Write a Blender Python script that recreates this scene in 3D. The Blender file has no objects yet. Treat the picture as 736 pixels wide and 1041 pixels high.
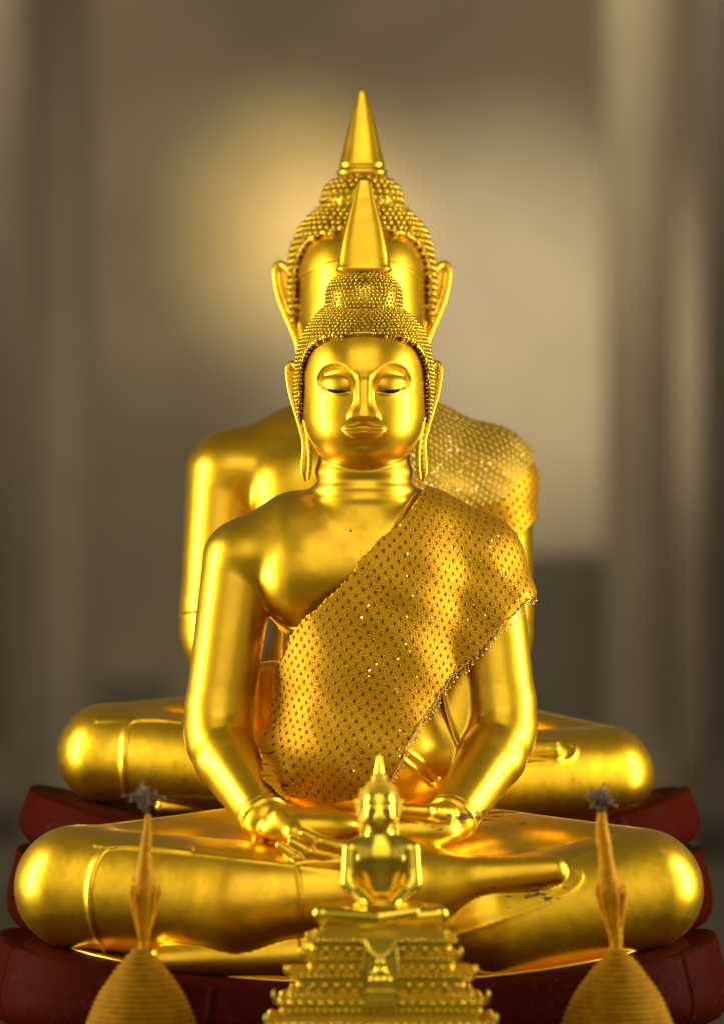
import bpy, math, random
import numpy as np
from mathutils import Vector

random.seed(7)
rng = np.random.default_rng(7)
scene = bpy.context.scene
COL = scene.collection
S = 0.002            # metres per photograph pixel at the front statue
PYC = 600.0          # camera height, as a picture row at the front statue
D = 8.0              # camera distance to the front statue's middle

def W(px, py, dep=0.0):
    return Vector(((px - 367.0) * S, dep * S, (1041.0 - py) * S))

# ------------------------------------------------------------ camera
cam = bpy.data.cameras.new("camera")
cam.sensor_fit = 'VERTICAL'; cam.sensor_height = 36.0; cam.sensor_width = 36.0
cam.lens = 36.0 * D / (1041.0 * S)
cam.clip_start = 0.1; cam.clip_end = 300
camo = bpy.data.objects.new("camera", cam); COL.objects.link(camo)
camo.location = W(368, PYC, 0) + Vector((0, -D, 0))
camo.rotation_euler = (math.radians(90), 0, 0)
cam.shift_y = (PYC - 520.5) / 1041.0
cam.dof.use_dof = True
cam.dof.focus_distance = D + 0.06
cam.dof.aperture_fstop = (cam.lens / 1000.0) / 0.095
scene.camera = camo

# ------------------------------------------------------------ world, lamps, exposure
scene.view_settings.view_transform = 'Standard'
scene.view_settings.look = 'None'
scene.view_settings.exposure = 0.0
scene.view_settings.gamma = 1.0
wd = bpy.data.worlds.new("World"); scene.world = wd; wd.use_nodes = True
wd.node_tree.nodes['Background'].inputs[0].default_value = (1.0, 0.84, 0.58, 1)
wd.node_tree.nodes['Background'].inputs[1].default_value = 0.12

def area(name, loc, target, sx, sy, power, color=(1, .95, .85), spread=180):
    l = bpy.data.lights.new(name, 'AREA'); l.shape = 'RECTANGLE'; l.size = sx; l.size_y = sy
    l.energy = power; l.color = color; l.spread = math.radians(spread)
    o = bpy.data.objects.new(name, l); COL.objects.link(o)
    o.location = loc
    o.rotation_euler = (Vector(target) - Vector(loc)).to_track_quat('-Z', 'Y').to_euler()
    return o
def spot(name, loc, target, angle, power, color, blend=1.0, radius=.2):
    l = bpy.data.lights.new(name, 'SPOT'); l.spot_size = math.radians(angle); l.spot_blend = blend
    l.energy = power; l.color = color; l.shadow_soft_size = radius
    o = bpy.data.objects.new(name, l); COL.objects.link(o)
    o.location = loc
    o.rotation_euler = (Vector(target) - Vector(loc)).to_track_quat('-Z', 'Y').to_euler()
    return o
area('window_light', (-3.0, -.15, 1.2), (0, .1, 1.1), .8, 2.3, 125, (1, .88, .66))
area('window_light', (3.0, -.15, 1.2), (0, .1, 1.1), .8, 2.3, 125, (1, .88, .66))
area('hall_and_fill_light', (0, -9.5, 4.3), (0, 0, 1.2), 10, 6.0, 235, (1, .87, .62))
area('hall_and_fill_light', (0, -5.0, 5.6), (0, 0, .8), 5, 2.4, 70, (1, .87, .62))

area('hall_and_fill_light', (-6.0, -5.2, 2.4), (0, 0, .9), 4.2, 4.0, 20, (1, .87, .62))  # added left fill, no real source, brightens dark gaps in the gold
area('hall_and_fill_light', (6.0, -5.2, 2.4), (0, 0, .9), 4.2, 4.0, 20, (1, .87, .62))  # matching fill added at the right, also without a real source
# ------------------------------------------------------------ node helpers
class NT:
    def __init__(s, name):
        s.m = bpy.data.materials.new(name); s.m.use_nodes = True
        s.t = s.m.node_tree; s.b = s.t.nodes['Principled BSDF']
    def n(s, ty, **k):
        nd = s.t.nodes.new(ty)
        for a, v in k.items():
            if a.startswith('i_'):
                nd.inputs[a[2:].replace('_', ' ')].default_value = v
            else: setattr(nd, a, v)
        return nd
    def l(s, a, b): s.t.links.new(a, b)
    def put(s, sock, v):
        if isinstance(v, bpy.types.NodeSocket): s.l(v, sock)
        else: sock.default_value = v
    def math(s, op, a, b=0.0, c=None):
        nd = s.n('ShaderNodeMath', operation=op)
        s.put(nd.inputs[0], a); s.put(nd.inputs[1], b)
        if c is not None: s.put(nd.inputs[2], c)
        return nd.outputs[0]
    def ramp(s, f, pts):
        nd = s.n('ShaderNodeValToRGB'); s.l(f, nd.inputs[0])
        e = nd.color_ramp.elements
        e[0].position, e[0].color = pts[0][0], (*pts[0][1], 1)
        e[1].position, e[1].color = pts[1][0], (*pts[1][1], 1)
        for p, c in pts[2:]:
            x = e.new(p); x.color = (*c, 1)
        return nd.outputs[0]
    def g(s, f, a, b):       # grey ramp
        return s.ramp(f, [(a, (0, 0, 0)), (b, (1, 1, 1))])
    def mix(s, f, a, b):
        nd = s.n('ShaderNodeMix', data_type='RGBA')
        s.put(nd.inputs[0], f)
        for k, v in ((6, a), (7, b)):
            if isinstance(v, bpy.types.NodeSocket): s.l(v, nd.inputs[k])
            else: nd.inputs[k].default_value = (*v, 1)
        return nd.outputs[2]
    def noise(s, vec, scale, detail=3, rough=.5):
        nd = s.n('ShaderNodeTexNoise'); s.l(vec, nd.inputs['Vector'])
        nd.inputs['Scale'].default_value = scale; nd.inputs['Detail'].default_value = detail
        nd.inputs['Roughness'].default_value = rough
        return nd.outputs[0]
    def vor(s, vec, scale, rand=1.0, out='Distance'):
        nd = s.n('ShaderNodeTexVoronoi'); s.l(vec, nd.inputs['Vector'])
        nd.inputs['Scale'].default_value = scale; nd.inputs['Randomness'].default_value = rand
        return nd
    def bump(s, h, strength, dist, nrm=None):
        nd = s.n('ShaderNodeBump'); s.l(h, nd.inputs['Height'])
        nd.inputs['Strength'].default_value = strength; nd.inputs['Distance'].default_value = dist
        if nrm is not None: s.l(nrm, nd.inputs['Normal'])
        return nd.outputs[0]
    def obj(s): return s.n('ShaderNodeTexCoord').outputs['Object']

GOLD = (0.94, 0.585, 0.006)
def gold_mat(name, rough=.26, col=GOLD, chips=0, mott=1.15, bump=.0006):
    k = NT(name); o = k.obj()
    n1 = k.noise(o, 5.5, 5, .6); n2 = k.noise(o, 38, 4, .6); n3 = k.noise(o, 260, 3, .6)
    c = k.mix(k.math('MULTIPLY', k.g(n1, .42, .72), .62 * mott), col, (col[0]*.80, col[1]*.74, col[2]*.8))
    c = k.mix(k.math('MULTIPLY', k.g(n2, .52, .75), .35 * mott), c, (col[0]*.72, col[1]*.62, col[2]*.7))
    spk = k.math('MULTIPLY', k.g(n3, .64, .72), k.g(n2, .46, .60))
    c = k.mix(k.math('MULTIPLY', spk, .55 * mott), c, (col[0]*.38, col[1]*.28, col[2]*.5))
    r = k.math('ADD', rough, k.math('MULTIPLY', k.math('SUBTRACT', n1, .5), .22 * mott))
    r = k.math('ADD', r, k.math('MULTIPLY', k.math('SUBTRACT', n2, .5), .12 * mott))
    met = 1.0
    if chips:
        sp = k.n('ShaderNodeSeparateXYZ'); k.l(o, sp.inputs[0])
        mp = k.n('ShaderNodeMapping'); k.l(o, mp.inputs[0]); mp.inputs['Scale'].default_value = (.45, .8, 2.2)
        nn = k.noise(mp.outputs[0], 46, 5, .62)
        def gs(x0, z0, sx, sz):
            a = k.math('DIVIDE', k.math('SUBTRACT', sp.outputs[0], x0), sx); a = k.math('MULTIPLY', a, a)
            b = k.math('DIVIDE', k.math('SUBTRACT', sp.outputs[2], z0), sz); b = k.math('MULTIPLY', b, b)
            return k.math('EXPONENT', k.math('MULTIPLY', k.math('ADD', a, b), -1.0))
        q = gs((485-367)*S, (1041-882)*S, 62*S, 13*S)
        q = k.math('MAXIMUM', q, k.math('MULTIPLY', gs((530-367)*S, (1041-952)*S, 50*S, 22*S), .62))
        q = k.math('MAXIMUM', q, k.math('MULTIPLY', gs((60-367)*S, (1041-880)*S, 45*S, 40*S), .30))
        ch = k.g(k.math('ADD', nn, k.math('MULTIPLY', q, .26)), .72, .735)
        c = k.mix(ch, c, (.12, .045, .010))
        r = k.math('ADD', r, k.math('MULTIPLY', ch, .3))
        met = k.math('SUBTRACT', 1.0, k.math('MULTIPLY', ch, .45))
    k.l(c, k.b.inputs['Base Color']); k.l(r, k.b.inputs['Roughness']); k.put(k.b.inputs['Metallic'], met)
    k.b.inputs['Coat Weight'].default_value = .6; k.b.inputs['Coat IOR'].default_value = 1.5; k.b.inputs['Coat Roughness'].default_value = .28
    h = k.math('ADD', k.math('MULTIPLY', n2, 1.0), k.math('MULTIPLY', n3, .25))
    b1 = k.bump(k.noise(o, 15, 2, .4), .5, bump * 6)
    k.l(k.bump(h, .5, bump, b1), k.b.inputs['Normal'])
    return k.m
M_GOLD = gold_mat('gold_leaf', .375, chips=1)
M_GOLD_R = gold_mat('gold_leaf_rear', .365)
M_HAIR = gold_mat('gold_hair', .30, (0.74, .52, .02), mott=.6, bump=.0001)
M_MINI = gold_mat('polished_gold', .23, (.95, .70, .035), mott=.35, bump=.00008)
M_MINI2 = gold_mat('cast_gold', .30, (.86, .64, .03), mott=.6, bump=.0003)

def dark_mat():
    k = NT('eye_lacquer'); k.b.inputs['Base Color'].default_value = (.012, .006, .003, 1)
    k.b.inputs['Roughness'].default_value = .7; k.b.inputs['Specular IOR Level'].default_value = .1; return k.m
M_EYE = dark_mat()

def red_mat():
    k = NT('red_lacquer'); o = k.obj()
    n1 = k.noise(o, 4, 4); n2 = k.noise(o, 60, 6, .7); n3 = k.noise(o, 420, 3, .7)
    c = k.mix(k.g(n1, .35, .7), (.046, .0042, .0012), (.030, .0026, .0008))
    c = k.mix(k.math('MULTIPLY', k.g(n2, .5, .75), .6), c, (.045, .003, .002))
    dust = k.math('MULTIPLY', k.g(n3, .62, .70), k.g(n2, .50, .60))
    c = k.mix(k.math('MULTIPLY', dust, .45), c, (.55, .34, .24))
    k.l(c, k.b.inputs['Base Color'])
    k.l(k.math('ADD', .38, k.math('MULTIPLY', n2, .3)), k.b.inputs['Roughness']); k.b.inputs['Specular IOR Level'].default_value = .10; k.b.inputs['IOR'].default_value = 1.15
    k.l(k.bump(k.math('ADD', n2, k.math('MULTIPLY', n3, .4)), .6, .0012), k.b.inputs['Normal'])
    return k.m
M_RED = red_mat()

def cloth_mat(name, base, dark, dots=True, sparkle=.972, px=13.2, py=16.0):
    k = NT(name)
    uv = k.n('ShaderNodeUVMap').outputs[0]          # uv in photograph pixels
    sp = k.n('ShaderNodeSeparateXYZ'); k.l(uv, sp.inputs[0])
    nz = k.noise(uv, .035, 2)
    wob = k.math('MULTIPLY', k.math('SUBTRACT', nz, .5), 6)
    u = k.math('ADD', sp.outputs[0], wob); v = k.math('ADD', sp.outputs[1], wob)
    a = k.math('ADD', k.math('DIVIDE', u, px), k.math('DIVIDE', v, py))
    b = k.math('SUBTRACT', k.math('DIVIDE', u, px), k.math('DIVIDE', v, py))
    cb = k.n('ShaderNodeCombineXYZ'); k.l(a, cb.inputs[0]); k.l(b, cb.inputs[1])
    vd = k.n('ShaderNodeTexVoronoi', voronoi_dimensions='2D'); k.l(cb.outputs[0], vd.inputs['Vector'])
    vd.inputs['Scale'].default_value = 1.0; vd.inputs['Randomness'].default_value = .09
    dist = vd.outputs['Distance']
    # weave
    wv = k.n('ShaderNodeTexVoronoi', voronoi_dimensions='2D'); k.l(uv, wv.inputs['Vector'])
    wv.inputs['Scale'].default_value = .55; wv.inputs['Randomness'].default_value = .75
    spk = k.n('ShaderNodeTexVoronoi', voronoi_dimensions='2D'); k.l(uv, spk.inputs['Vector'])
    spk.inputs['Scale'].default_value = .55; spk.inputs['Randomness'].default_value = 1
    sc = k.n('ShaderNodeSeparateColor'); k.l(spk.outputs['Color'], sc.inputs[0])
    glint = k.math('MULTIPLY', k.g(sc.outputs[0], sparkle, sparkle + .01), k.math('SUBTRACT', 1.0, k.g(spk.outputs['Distance'], .42, .55)))
    big = k.noise(uv, .02, 3)
    c = k.mix(k.g(wv.outputs['Distance'], .15, .75), base, (base[0]*.66, base[1]*.58, base[2]*.6))
    c = k.mix(k.math('MULTIPLY', k.g(big, .4, .7), .4), c, (base[0]*.7, base[1]*.6, base[2]*.6))
    if dots:
        dm = k.math('SUBTRACT', 1.0, k.g(dist, .12, .215))
        halo = k.math('SUBTRACT', 1.0, k.g(dist, .22, .46))
        c = k.mix(k.math('MULTIPLY', halo, .35), c, (base[0]*.62, base[1]*.42, base[2]*.5))
        c = k.mix(dm, c, dark)
    else:
        dm = k.math('SUBTRACT', 1.0, k.g(dist, .25, .34))
        c = k.mix(dm, c, dark)
    c = k.mix(glint, c, (1, .80, .38))
    k.l(c, k.b.inputs['Base Color'])
    met = k.math('SUBTRACT', .68, k.math('MULTIPLY', dm, .6 if dots else .3))
    k.l(met, k.b.inputs['Metallic'])
    k.l(k.math('ADD', k.math('SUBTRACT', .42, k.math('MULTIPLY', glint, .25)), k.math('MULTIPLY', dm, .3)), k.b.inputs['Roughness']); k.b.inputs['Specular IOR Level'].default_value = .2
    h = k.math('ADD', k.math('MULTIPLY', wv.outputs['Distance'], -.6), k.math('MULTIPLY', dm, .9))
    nb = k.bump(h, .75, .0016)
    # sequins: each glinting cell tilted its own way
    vm = k.n('ShaderNodeVectorMath', operation='SUBTRACT'); k.l(spk.outputs['Color'], vm.inputs[0]); vm.inputs[1].default_value = (.5, .5, .5)
    vs = k.n('ShaderNodeVectorMath', operation='SCALE'); k.l(vm.outputs[0], vs.inputs[0]); k.l(k.math('MULTIPLY', glint, 1.5), vs.inputs['Scale'])
    va = k.n('ShaderNodeVectorMath', operation='ADD'); k.l(nb, va.inputs[0]); k.l(vs.outputs[0], va.inputs[1])
    vn = k.n('ShaderNodeVectorMath', operation='NORMALIZE'); k.l(va.outputs[0], vn.inputs[0])
    k.l(vn.outputs[0], k.b.inputs['Normal'])
    return k.m
M_SASH = cloth_mat('sequin_net', (.73, .415, .008), (.15, .042, .004), px=11.8, py=13.8, sparkle=.988)
M_LACE = cloth_mat('pale_lace', (.56, .36, .03), (.78, .56, .09), dots=False, sparkle=.955, px=8.6, py=10.5)

def bead_mat():
    k = NT('glass_beads'); k.b.inputs['Base Color'].default_value = (1, .75, .3, 1)
    k.b.inputs['Metallic'].default_value = .8; k.b.inputs['Roughness'].default_value = .12; return k.m
M_BEAD = bead_mat()

# ------------------------------------------------------------ mesh helpers
def empty(name, loc, label, cat, group=None):
    o = bpy.data.objects.new(name, None); COL.objects.link(o); o.location = loc
    o.empty_display_size = .1
    o['label'] = label; o['category'] = cat
    if group: o['group'] = group
    return o

def mesh_obj(name, V, F, mat, parent=None, smooth=True, normals=None, label=None, uv=None, s=S):
    """V in photograph pixels (world axes); converted to metres relative to the parent's location"""
    V = np.asarray(V, dtype=np.float64)
    off = np.array(parent.matrix_basis.translation) if parent is not None and parent.type == 'EMPTY' else np.zeros(3)
    if parent is not None and parent.type == 'MESH':
        off = np.zeros(3)
        q = parent
        while q is not None: off += np.array(q.location); q = q.parent
    Vm = V * s - off
    me = bpy.data.meshes.new(name)
    if isinstance(F, np.ndarray):
        nf, kk = F.shape
        me.vertices.add(len(Vm)); me.vertices.foreach_set('co', Vm.astype(np.float32).ravel())
        me.loops.add(nf * kk); me.loops.foreach_set('vertex_index', F.astype(np.int32).ravel())
        me.polygons.add(nf)
        me.polygons.foreach_set('loop_start', np.arange(0, nf * kk, kk, dtype=np.int32))
        me.polygons.foreach_set('loop_total', np.full(nf, kk, dtype=np.int32))
        me.update(calc_edges=True)
    else:
        me.from_pydata([tuple(v) for v in Vm], [], F); me.update()
    me.polygons.foreach_set('use_smooth', np.full(len(me.polygons), smooth))
    if uv is not None:
        ul = me.uv_layers.new(name='UVMap')
        idx = np.zeros(len(me.loops), dtype=np.int32); me.loops.foreach_get('vertex_index', idx)
        ul.data.foreach_set('uv', np.asarray(uv, dtype=np.float32)[idx].ravel())
    if normals is not None:
        me.normals_split_custom_set_from_vertices([tuple(n) for n in normals])
    me.materials.append(mat)
    o = bpy.data.objects.new(name, me); COL.objects.link(o)
    if parent is not None: o.parent = parent
    if label: o['label'] = label
    return o

def lathe(profile, center, seg=48, ey=1.0, cap=True):
    """profile: list of (r, z); center: (x,y) px"""
    V, F = [], []
    n = len(profile)
    for r, z in profile:
        for i in range(seg):
            a = 2 * math.pi * i / seg
            V.append((center[0] + r * math.cos(a), center[1] + r * ey * math.sin(a), z))
    for j in range(n - 1):
        for i in range(seg):
            a, b = j * seg + i, j * seg + (i + 1) % seg
            F.append((a, b, b + seg, a + seg))
    if cap:
        F.append(tuple(reversed(range(seg)))); F.append(tuple((n - 1) * seg + i for i in range(seg)))
    return V, F

def join(parts):
    V, F = [], []
    for v, f in parts:
        o = len(V); V += [tuple(x) for x in v]; F += [tuple(i + o for i in t) for t in f]
    return V, F

def box(c, h, bev=0.0):
    x, y, z = c; a, b, d = h
    if bev <= 0:
        V = [(x+i*a, y+j*b, z+k*d) for i in (-1, 1) for j in (-1, 1) for k in (-1, 1)]
        return V, [(0, 1, 3, 2), (4, 6, 7, 5), (0, 4, 5, 1), (2, 3, 7, 6), (0, 2, 6, 4), (1, 5, 7, 3)]
    V, F = [], []
    rings = [(-d, bev), (-d + bev, 0), (d - bev, 0), (d, bev)]
    for dz, ins in rings:
        aa, bb = a - ins, b - ins
        for (i, j) in ((-1, -1), (1, -1), (1, 1), (-1, 1)):
            V.append((x + i * aa, y + j * (bb - 0), z + dz))
    for r in range(3):
        for i in range(4):
            p, q = r*4+i, r*4+(i+1) % 4
            F.append((p, q, q+4, p+4))
    F.append((3, 2, 1, 0)); F.append((12, 13, 14, 15))
    return V, F

def tube(pts, rad, seg=10):
    """swept tube through pts with radii (list or float)"""
    pts = [Vector(p) for p in pts]; n = len(pts)
    rad = rad if isinstance(rad, (list, tuple)) else [rad] * n
    V, F = [], []
    up = Vector((0, 0.0, 1))
    for i, p in enumerate(pts):
        t = (pts[min(i+1, n-1)] - pts[max(i-1, 0)]).normalized()
        a = t.cross(Vector((.13, 1, .07))).normalized(); b = t.cross(a)
        for j in range(seg):
            w = 2 * math.pi * j / seg
            V.append(tuple(p + (a * math.cos(w) + b * math.sin(w)) * rad[i]))
    for i in range(n - 1):
        for j in range(seg):
            p, q = i*seg+j, i*seg+(j+1) % seg
            F.append((p, q, q+seg, p+seg))
    F.append(tuple(reversed(range(seg)))); F.append(tuple((n-1)*seg+i for i in range(seg)))
    return V, F

_ico = None
def ico(sub=1):
    import bmesh
    bm = bmesh.new(); bmesh.ops.create_icosphere(bm, subdivisions=sub, radius=1)
    V = np.array([v.co[:] for v in bm.verts]); F = np.array([[v.index for v in f.verts] for f in bm.faces]); bm.free()
    return V, F

def spheres(C, R, sub=1, squash=None):
    V0, F0 = ico(sub); n = len(C); R = np.broadcast_to(np.asarray(R, float), (n,))
    V = (V0[None] * R[:, None, None] + np.asarray(C)[:, None, :]).reshape(-1, 3)
    F = (F0[None] + (np.arange(n) * len(V0))[:, None, None]).reshape(-1, 3)
    return V, F

# ------------------------------------------------------------ implicit surfaces
def smin(a, b, k):
    h = np.maximum(k - np.abs(a - b), 0) / k
    return np.minimum(a, b) - h * h * k * .25
def rcone(P, a, b, ra, rb, sq=None):
    a = np.asarray(a, float); b = np.asarray(b, float)
    if sq is not None:       # squash in depth
        P = P * np.array([1, 1 / sq, 1]); a = a * np.array([1, 1 / sq, 1]); b = b * np.array([1, 1 / sq, 1])
    ba = b - a; pa = P - a
    t = np.clip(pa @ ba / (ba @ ba), 0, 1)
    d = np.linalg.norm(pa - t[:, None] * ba, axis=1) - (ra + (rb - ra) * t)
    return d * (min(1, sq) if sq else 1)
def ell(P, c, r):
    q = (P - np.asarray(c, float)); r = np.asarray(r, float)
    k0 = np.linalg.norm(q / r, axis=1); k1 = np.linalg.norm(q / (r * r), axis=1) + 1e-9
    return k0 * (k0 - 1) / k1
def chain(P, pts, rads, k=2):
    d = None
    for i in range(len(pts) - 1):
        e = rcone(P, pts[i], pts[i+1], rads[i], rads[i+1])
        d = e if d is None else smin(d, e, k)
    return d
def sell(P, c, r, p=2.6):
    q = P - np.asarray(c, float); r = np.asarray(r, float); n = np.abs(q / r)
    k0 = np.sqrt((n[:, 0] ** p + n[:, 2] ** p) ** (2 / p) + n[:, 1] ** 2) + 1e-6
    k1 = np.linalg.norm(q / (r * r), axis=1) + 1e-9
    return k0 * (k0 - 1) / k1
def sstep(a, b, x):
    t = np.clip((x - a) / (b - a), 0, 1); return t * t * (3 - 2 * t)
def seg2(x, z, pts):
    """distance in the xz plane to a polyline given as picture points"""
    d = np.full(x.shape, 1e9)
    q = [(p[0] - 367.0, 1041.0 - p[1]) for p in pts]
    for (ax, az), (bx, bz) in zip(q[:-1], q[1:]):
        dx, dz = bx - ax, bz - az
        t = np.clip(((x - ax) * dx + (z - az) * dz) / (dx * dx + dz * dz), 0, 1)
        d = np.minimum(d, np.hypot(x - ax - t * dx, z - az - t * dz))
    return d
def ridge_add(P, ridges, add):
    for pts, h, w in ridges:
        w = max(w, 2.4); h = h * .85
        xs = [p[0] - 367.0 for p in pts]; zs = [1041.0 - p[1] for p in pts]; m = 3.5 * w
        k = (P[:, 0] > min(xs) - m) & (P[:, 0] < max(xs) + m) & (P[:, 2] > min(zs) - m) & (P[:, 2] < max(zs) + m)
        if k.any(): add[k] += h * np.exp(-(seg2(P[k, 0], P[k, 2], pts) / w) ** 2)
def polysd(x, z, pts):
    """signed distance to a polygon of picture points, negative inside"""
    q = [(p[0] - 367.0, 1041.0 - p[1]) for p in pts]
    d = np.full(x.shape, 1e9); ins = np.zeros(x.shape, bool)
    for (ax, az), (bx, bz) in zip(q, q[1:] + q[:1]):
        dx, dz = bx - ax, bz - az
        t = np.clip(((x - ax) * dx + (z - az) * dz) / (dx * dx + dz * dz + 1e-9), 0, 1)
        d = np.minimum(d, np.hypot(x - ax - t * dx, z - az - t * dz))
        c = ((az > z) != (bz > z)) & (x < (bx - ax) * (z - az) / ((bz - az) if abs(bz - az) > 1e-9 else 1e-9) + ax)
        ins ^= c
    return np.where(ins, -d, d)
def spline(pts, n=6):
    P = [np.array(p, float) for p in pts]; P = [2*P[0]-P[1]] + P + [2*P[-1]-P[-2]]; out = []
    for i in range(1, len(P) - 2):
        for j in range(n):
            t = j / n
            out.append(.5*((2*P[i]) + (-P[i-1]+P[i+1])*t + (2*P[i-1]-5*P[i]+4*P[i+1]-P[i+2])*t*t + (-P[i-1]+3*P[i]-3*P[i+1]+P[i+2])*t**3))
    out.append(P[-2]); return [tuple(o) for o in out]

def axis(lo, hi, fine, coarse, flo=None, fhi=None):
    out = [lo]
    while out[-1] < hi:
        x = out[-1]
        if flo is None: st = coarse
        else:
            dd = max(flo - x, x - fhi, 0); st = min(coarse, fine + dd * .08)
        out.append(x + st)
    while (len(out) - 1) % 8: out.append(out[-1] + coarse)
    return np.array(out)

def polygonise(f, xs, ys, zs, project=1):
    nx, ny, nz = len(xs), len(ys), len(zs); B = 8
    bx, by, bz = (nx-1)//B, (ny-1)//B, (nz-1)//B
    Fv = np.empty((nx, ny, nz), np.float32)
    cx = .5*(xs[:-1:B]+xs[B::B]); cy = .5*(ys[:-1:B]+ys[B::B]); cz = .5*(zs[:-1:B]+zs[B::B])
    hx = .5*(xs[B::B]-xs[:-1:B]); hy = .5*(ys[B::B]-ys[:-1:B]); hz = .5*(zs[B::B]-zs[:-1:B])
    G = np.stack(np.meshgrid(cx, cy, cz, indexing='ij'), -1).reshape(-1, 3)
    H = np.stack(np.meshgrid(hx, hy, hz, indexing='ij'), -1).reshape(-1, 3)
    dc = f(G); R = np.linalg.norm(H, axis=1)
    dcg = dc.reshape(bx, by, bz)
    ix = np.minimum(np.arange(nx)//B, bx-1); iy = np.minimum(np.arange(ny)//B, by-1); iz = np.minimum(np.arange(nz)//B, bz-1)
    Fv[:] = dcg[np.ix_(ix, iy, iz)]
    act = np.nonzero(np.abs(dc) < R * 1.1 + 5)[0]
    need = np.zeros((nx, ny, nz), bool)
    bi, bj, bk = np.unravel_index(act, (bx, by, bz))
    for i, j, k in zip(bi, bj, bk):
        need[i*B:i*B+B+1, j*B:j*B+B+1, k*B:k*B+B+1] = True
    idx = np.nonzero(need.ravel())[0]; del need
    fl = Fv.ravel()
    for c in range(0, len(idx), 400000):
        q = idx[c:c+400000]; i, j, k = np.unravel_index(q, (nx, ny, nz))
        fl[q] = f(np.stack([xs[i], ys[j], zs[k]], -1))
    I = Fv < 0
    cnt = np.zeros((nx-1, ny-1, nz-1), np.uint8)
    for a in (0, 1):
        for b in (0, 1):
            for c in (0, 1):
                cnt += I[a:nx-1+a, b:ny-1+b, c:nz-1+c]
    ci, cj, ck = np.nonzero((cnt > 0) & (cnt < 8)); del cnt
    vid = np.full((nx-1, ny-1, nz-1), -1, np.int32); n = len(ci); vid[ci, cj, ck] = np.arange(n)
    acc = np.zeros((n, 3)); num = np.zeros(n)
    corners = [(a, b, c) for a in (0, 1) for b in (0, 1) for c in (0, 1)]
    val = {c: Fv[ci+c[0], cj+c[1], ck+c[2]].astype(float) for c in corners}
    for c0 in corners:
        for ax in range(3):
            if c0[ax]: continue
            c1 = list(c0); c1[ax] = 1; c1 = tuple(c1)
            f0, f1 = val[c0], val[c1]; m = (f0 < 0) != (f1 < 0)
            t = np.where(m, f0 / np.where(m, f0 - f1, 1), 0)
            p = [ci+c0[0], cj+c0[1], ck+c0[2]]
            pos = [xs[p[0]], ys[p[1]], zs[p[2]]]
            arr = (xs, ys, zs)[ax]
            pos[ax] = pos[ax] + t * (arr[p[ax]+1] - arr[p[ax]])
            for q in range(3): acc[:, q] += np.where(m, pos[q], 0)
            num += m
    V = acc / num[:, None]
    quads = []
    def emit(ii, jj, kk, flip, off):
        a = [vid[ii+o[0], jj+o[1], kk+o[2]] for o in off]
        Q = np.stack(a, -1); Q[flip] = Q[flip][:, ::-1]; quads.append(Q)
    for ax, off in ((0, [(0,-1,-1),(0,0,-1),(0,0,0),(0,-1,0)]), (1, [(-1,0,-1),(-1,0,0),(0,0,0),(0,0,-1)]), (2, [(-1,-1,0),(0,-1,0),(0,0,0),(-1,0,0)])):
        sl0 = [slice(1, nx-1), slice(1, ny-1), slice(1, nz-1)]; sl1 = list(sl0)
        sl0[ax] = slice(0, I.shape[ax]-1); sl1[ax] = slice(1, I.shape[ax])
        A, Bm = I[tuple(sl0)], I[tuple(sl1)]
        e = np.nonzero(A != Bm); base = [1, 1, 1]; base[ax] = 0
        ii, jj, kk = e[0]+base[0], e[1]+base[1], e[2]+base[2]
        emit(ii, jj, kk, ~A[e], off)
    Q = np.concatenate(quads); Q = Q[(Q >= 0).all(1)]
    # project on the surface and take analytic normals
    def grad(P, d0=None, e=.18):
        g = np.zeros_like(P)
        for k in ((1, -1, -1), (-1, -1, 1), (-1, 1, -1), (1, 1, 1)):
            k = np.array(k, P.dtype); g += k * f(P + k * e)[:, None]
        return g / (4 * e)
    def chunks(fn, P):
        return np.concatenate([fn(P[c:c+250000]) for c in range(0, len(P), 250000)])
    for _ in range(project):
        def step(P):
            d = f(P); g = grad(P); s = (g*g).sum(1) + .05
            mv = g * (d / s)[:, None]; ln = np.linalg.norm(mv, axis=1) + 1e-9
            return P - mv * np.minimum(1, .9 / ln)[:, None]
        V = chunks(step, V)
    N = chunks(grad, V); N /= (np.linalg.norm(N, axis=1) + 1e-9)[:, None]
    return V, Q, N

def vnoise(P, sc, seed=0):
    """cheap smooth 3D noise from a few sines"""
    r = np.random.default_rng(seed); o = np.zeros(len(P))
    for _ in range(6):
        d = r.normal(size=3); d /= np.linalg.norm(d)
        o += np.sin(P @ d * (2*math.pi/sc) * r.uniform(.6, 1.5) + r.uniform(0, 6.28))
    return o / 6

def V3(px, py, dep=0.0): return np.array([px - 367.0, dep, 1041.0 - py])

# ------------------------------------------------------------ head, shared by the statues
def head_local(P, hx, hy, s, yaw_d=0.0):
    """points in head coordinates: u right, v depth, w up, w=0 at picture row hy"""
    return np.stack([(P[:, 0] - (hx - 367.0)) / s, (P[:, 1] - yaw_d) / s, (P[:, 2] - (1041.0 - hy)) / s], -1)

def curve_at(u, pts):
    a = np.array(pts, float); return np.interp(u, a[:, 0], a[:, 1])

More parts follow.
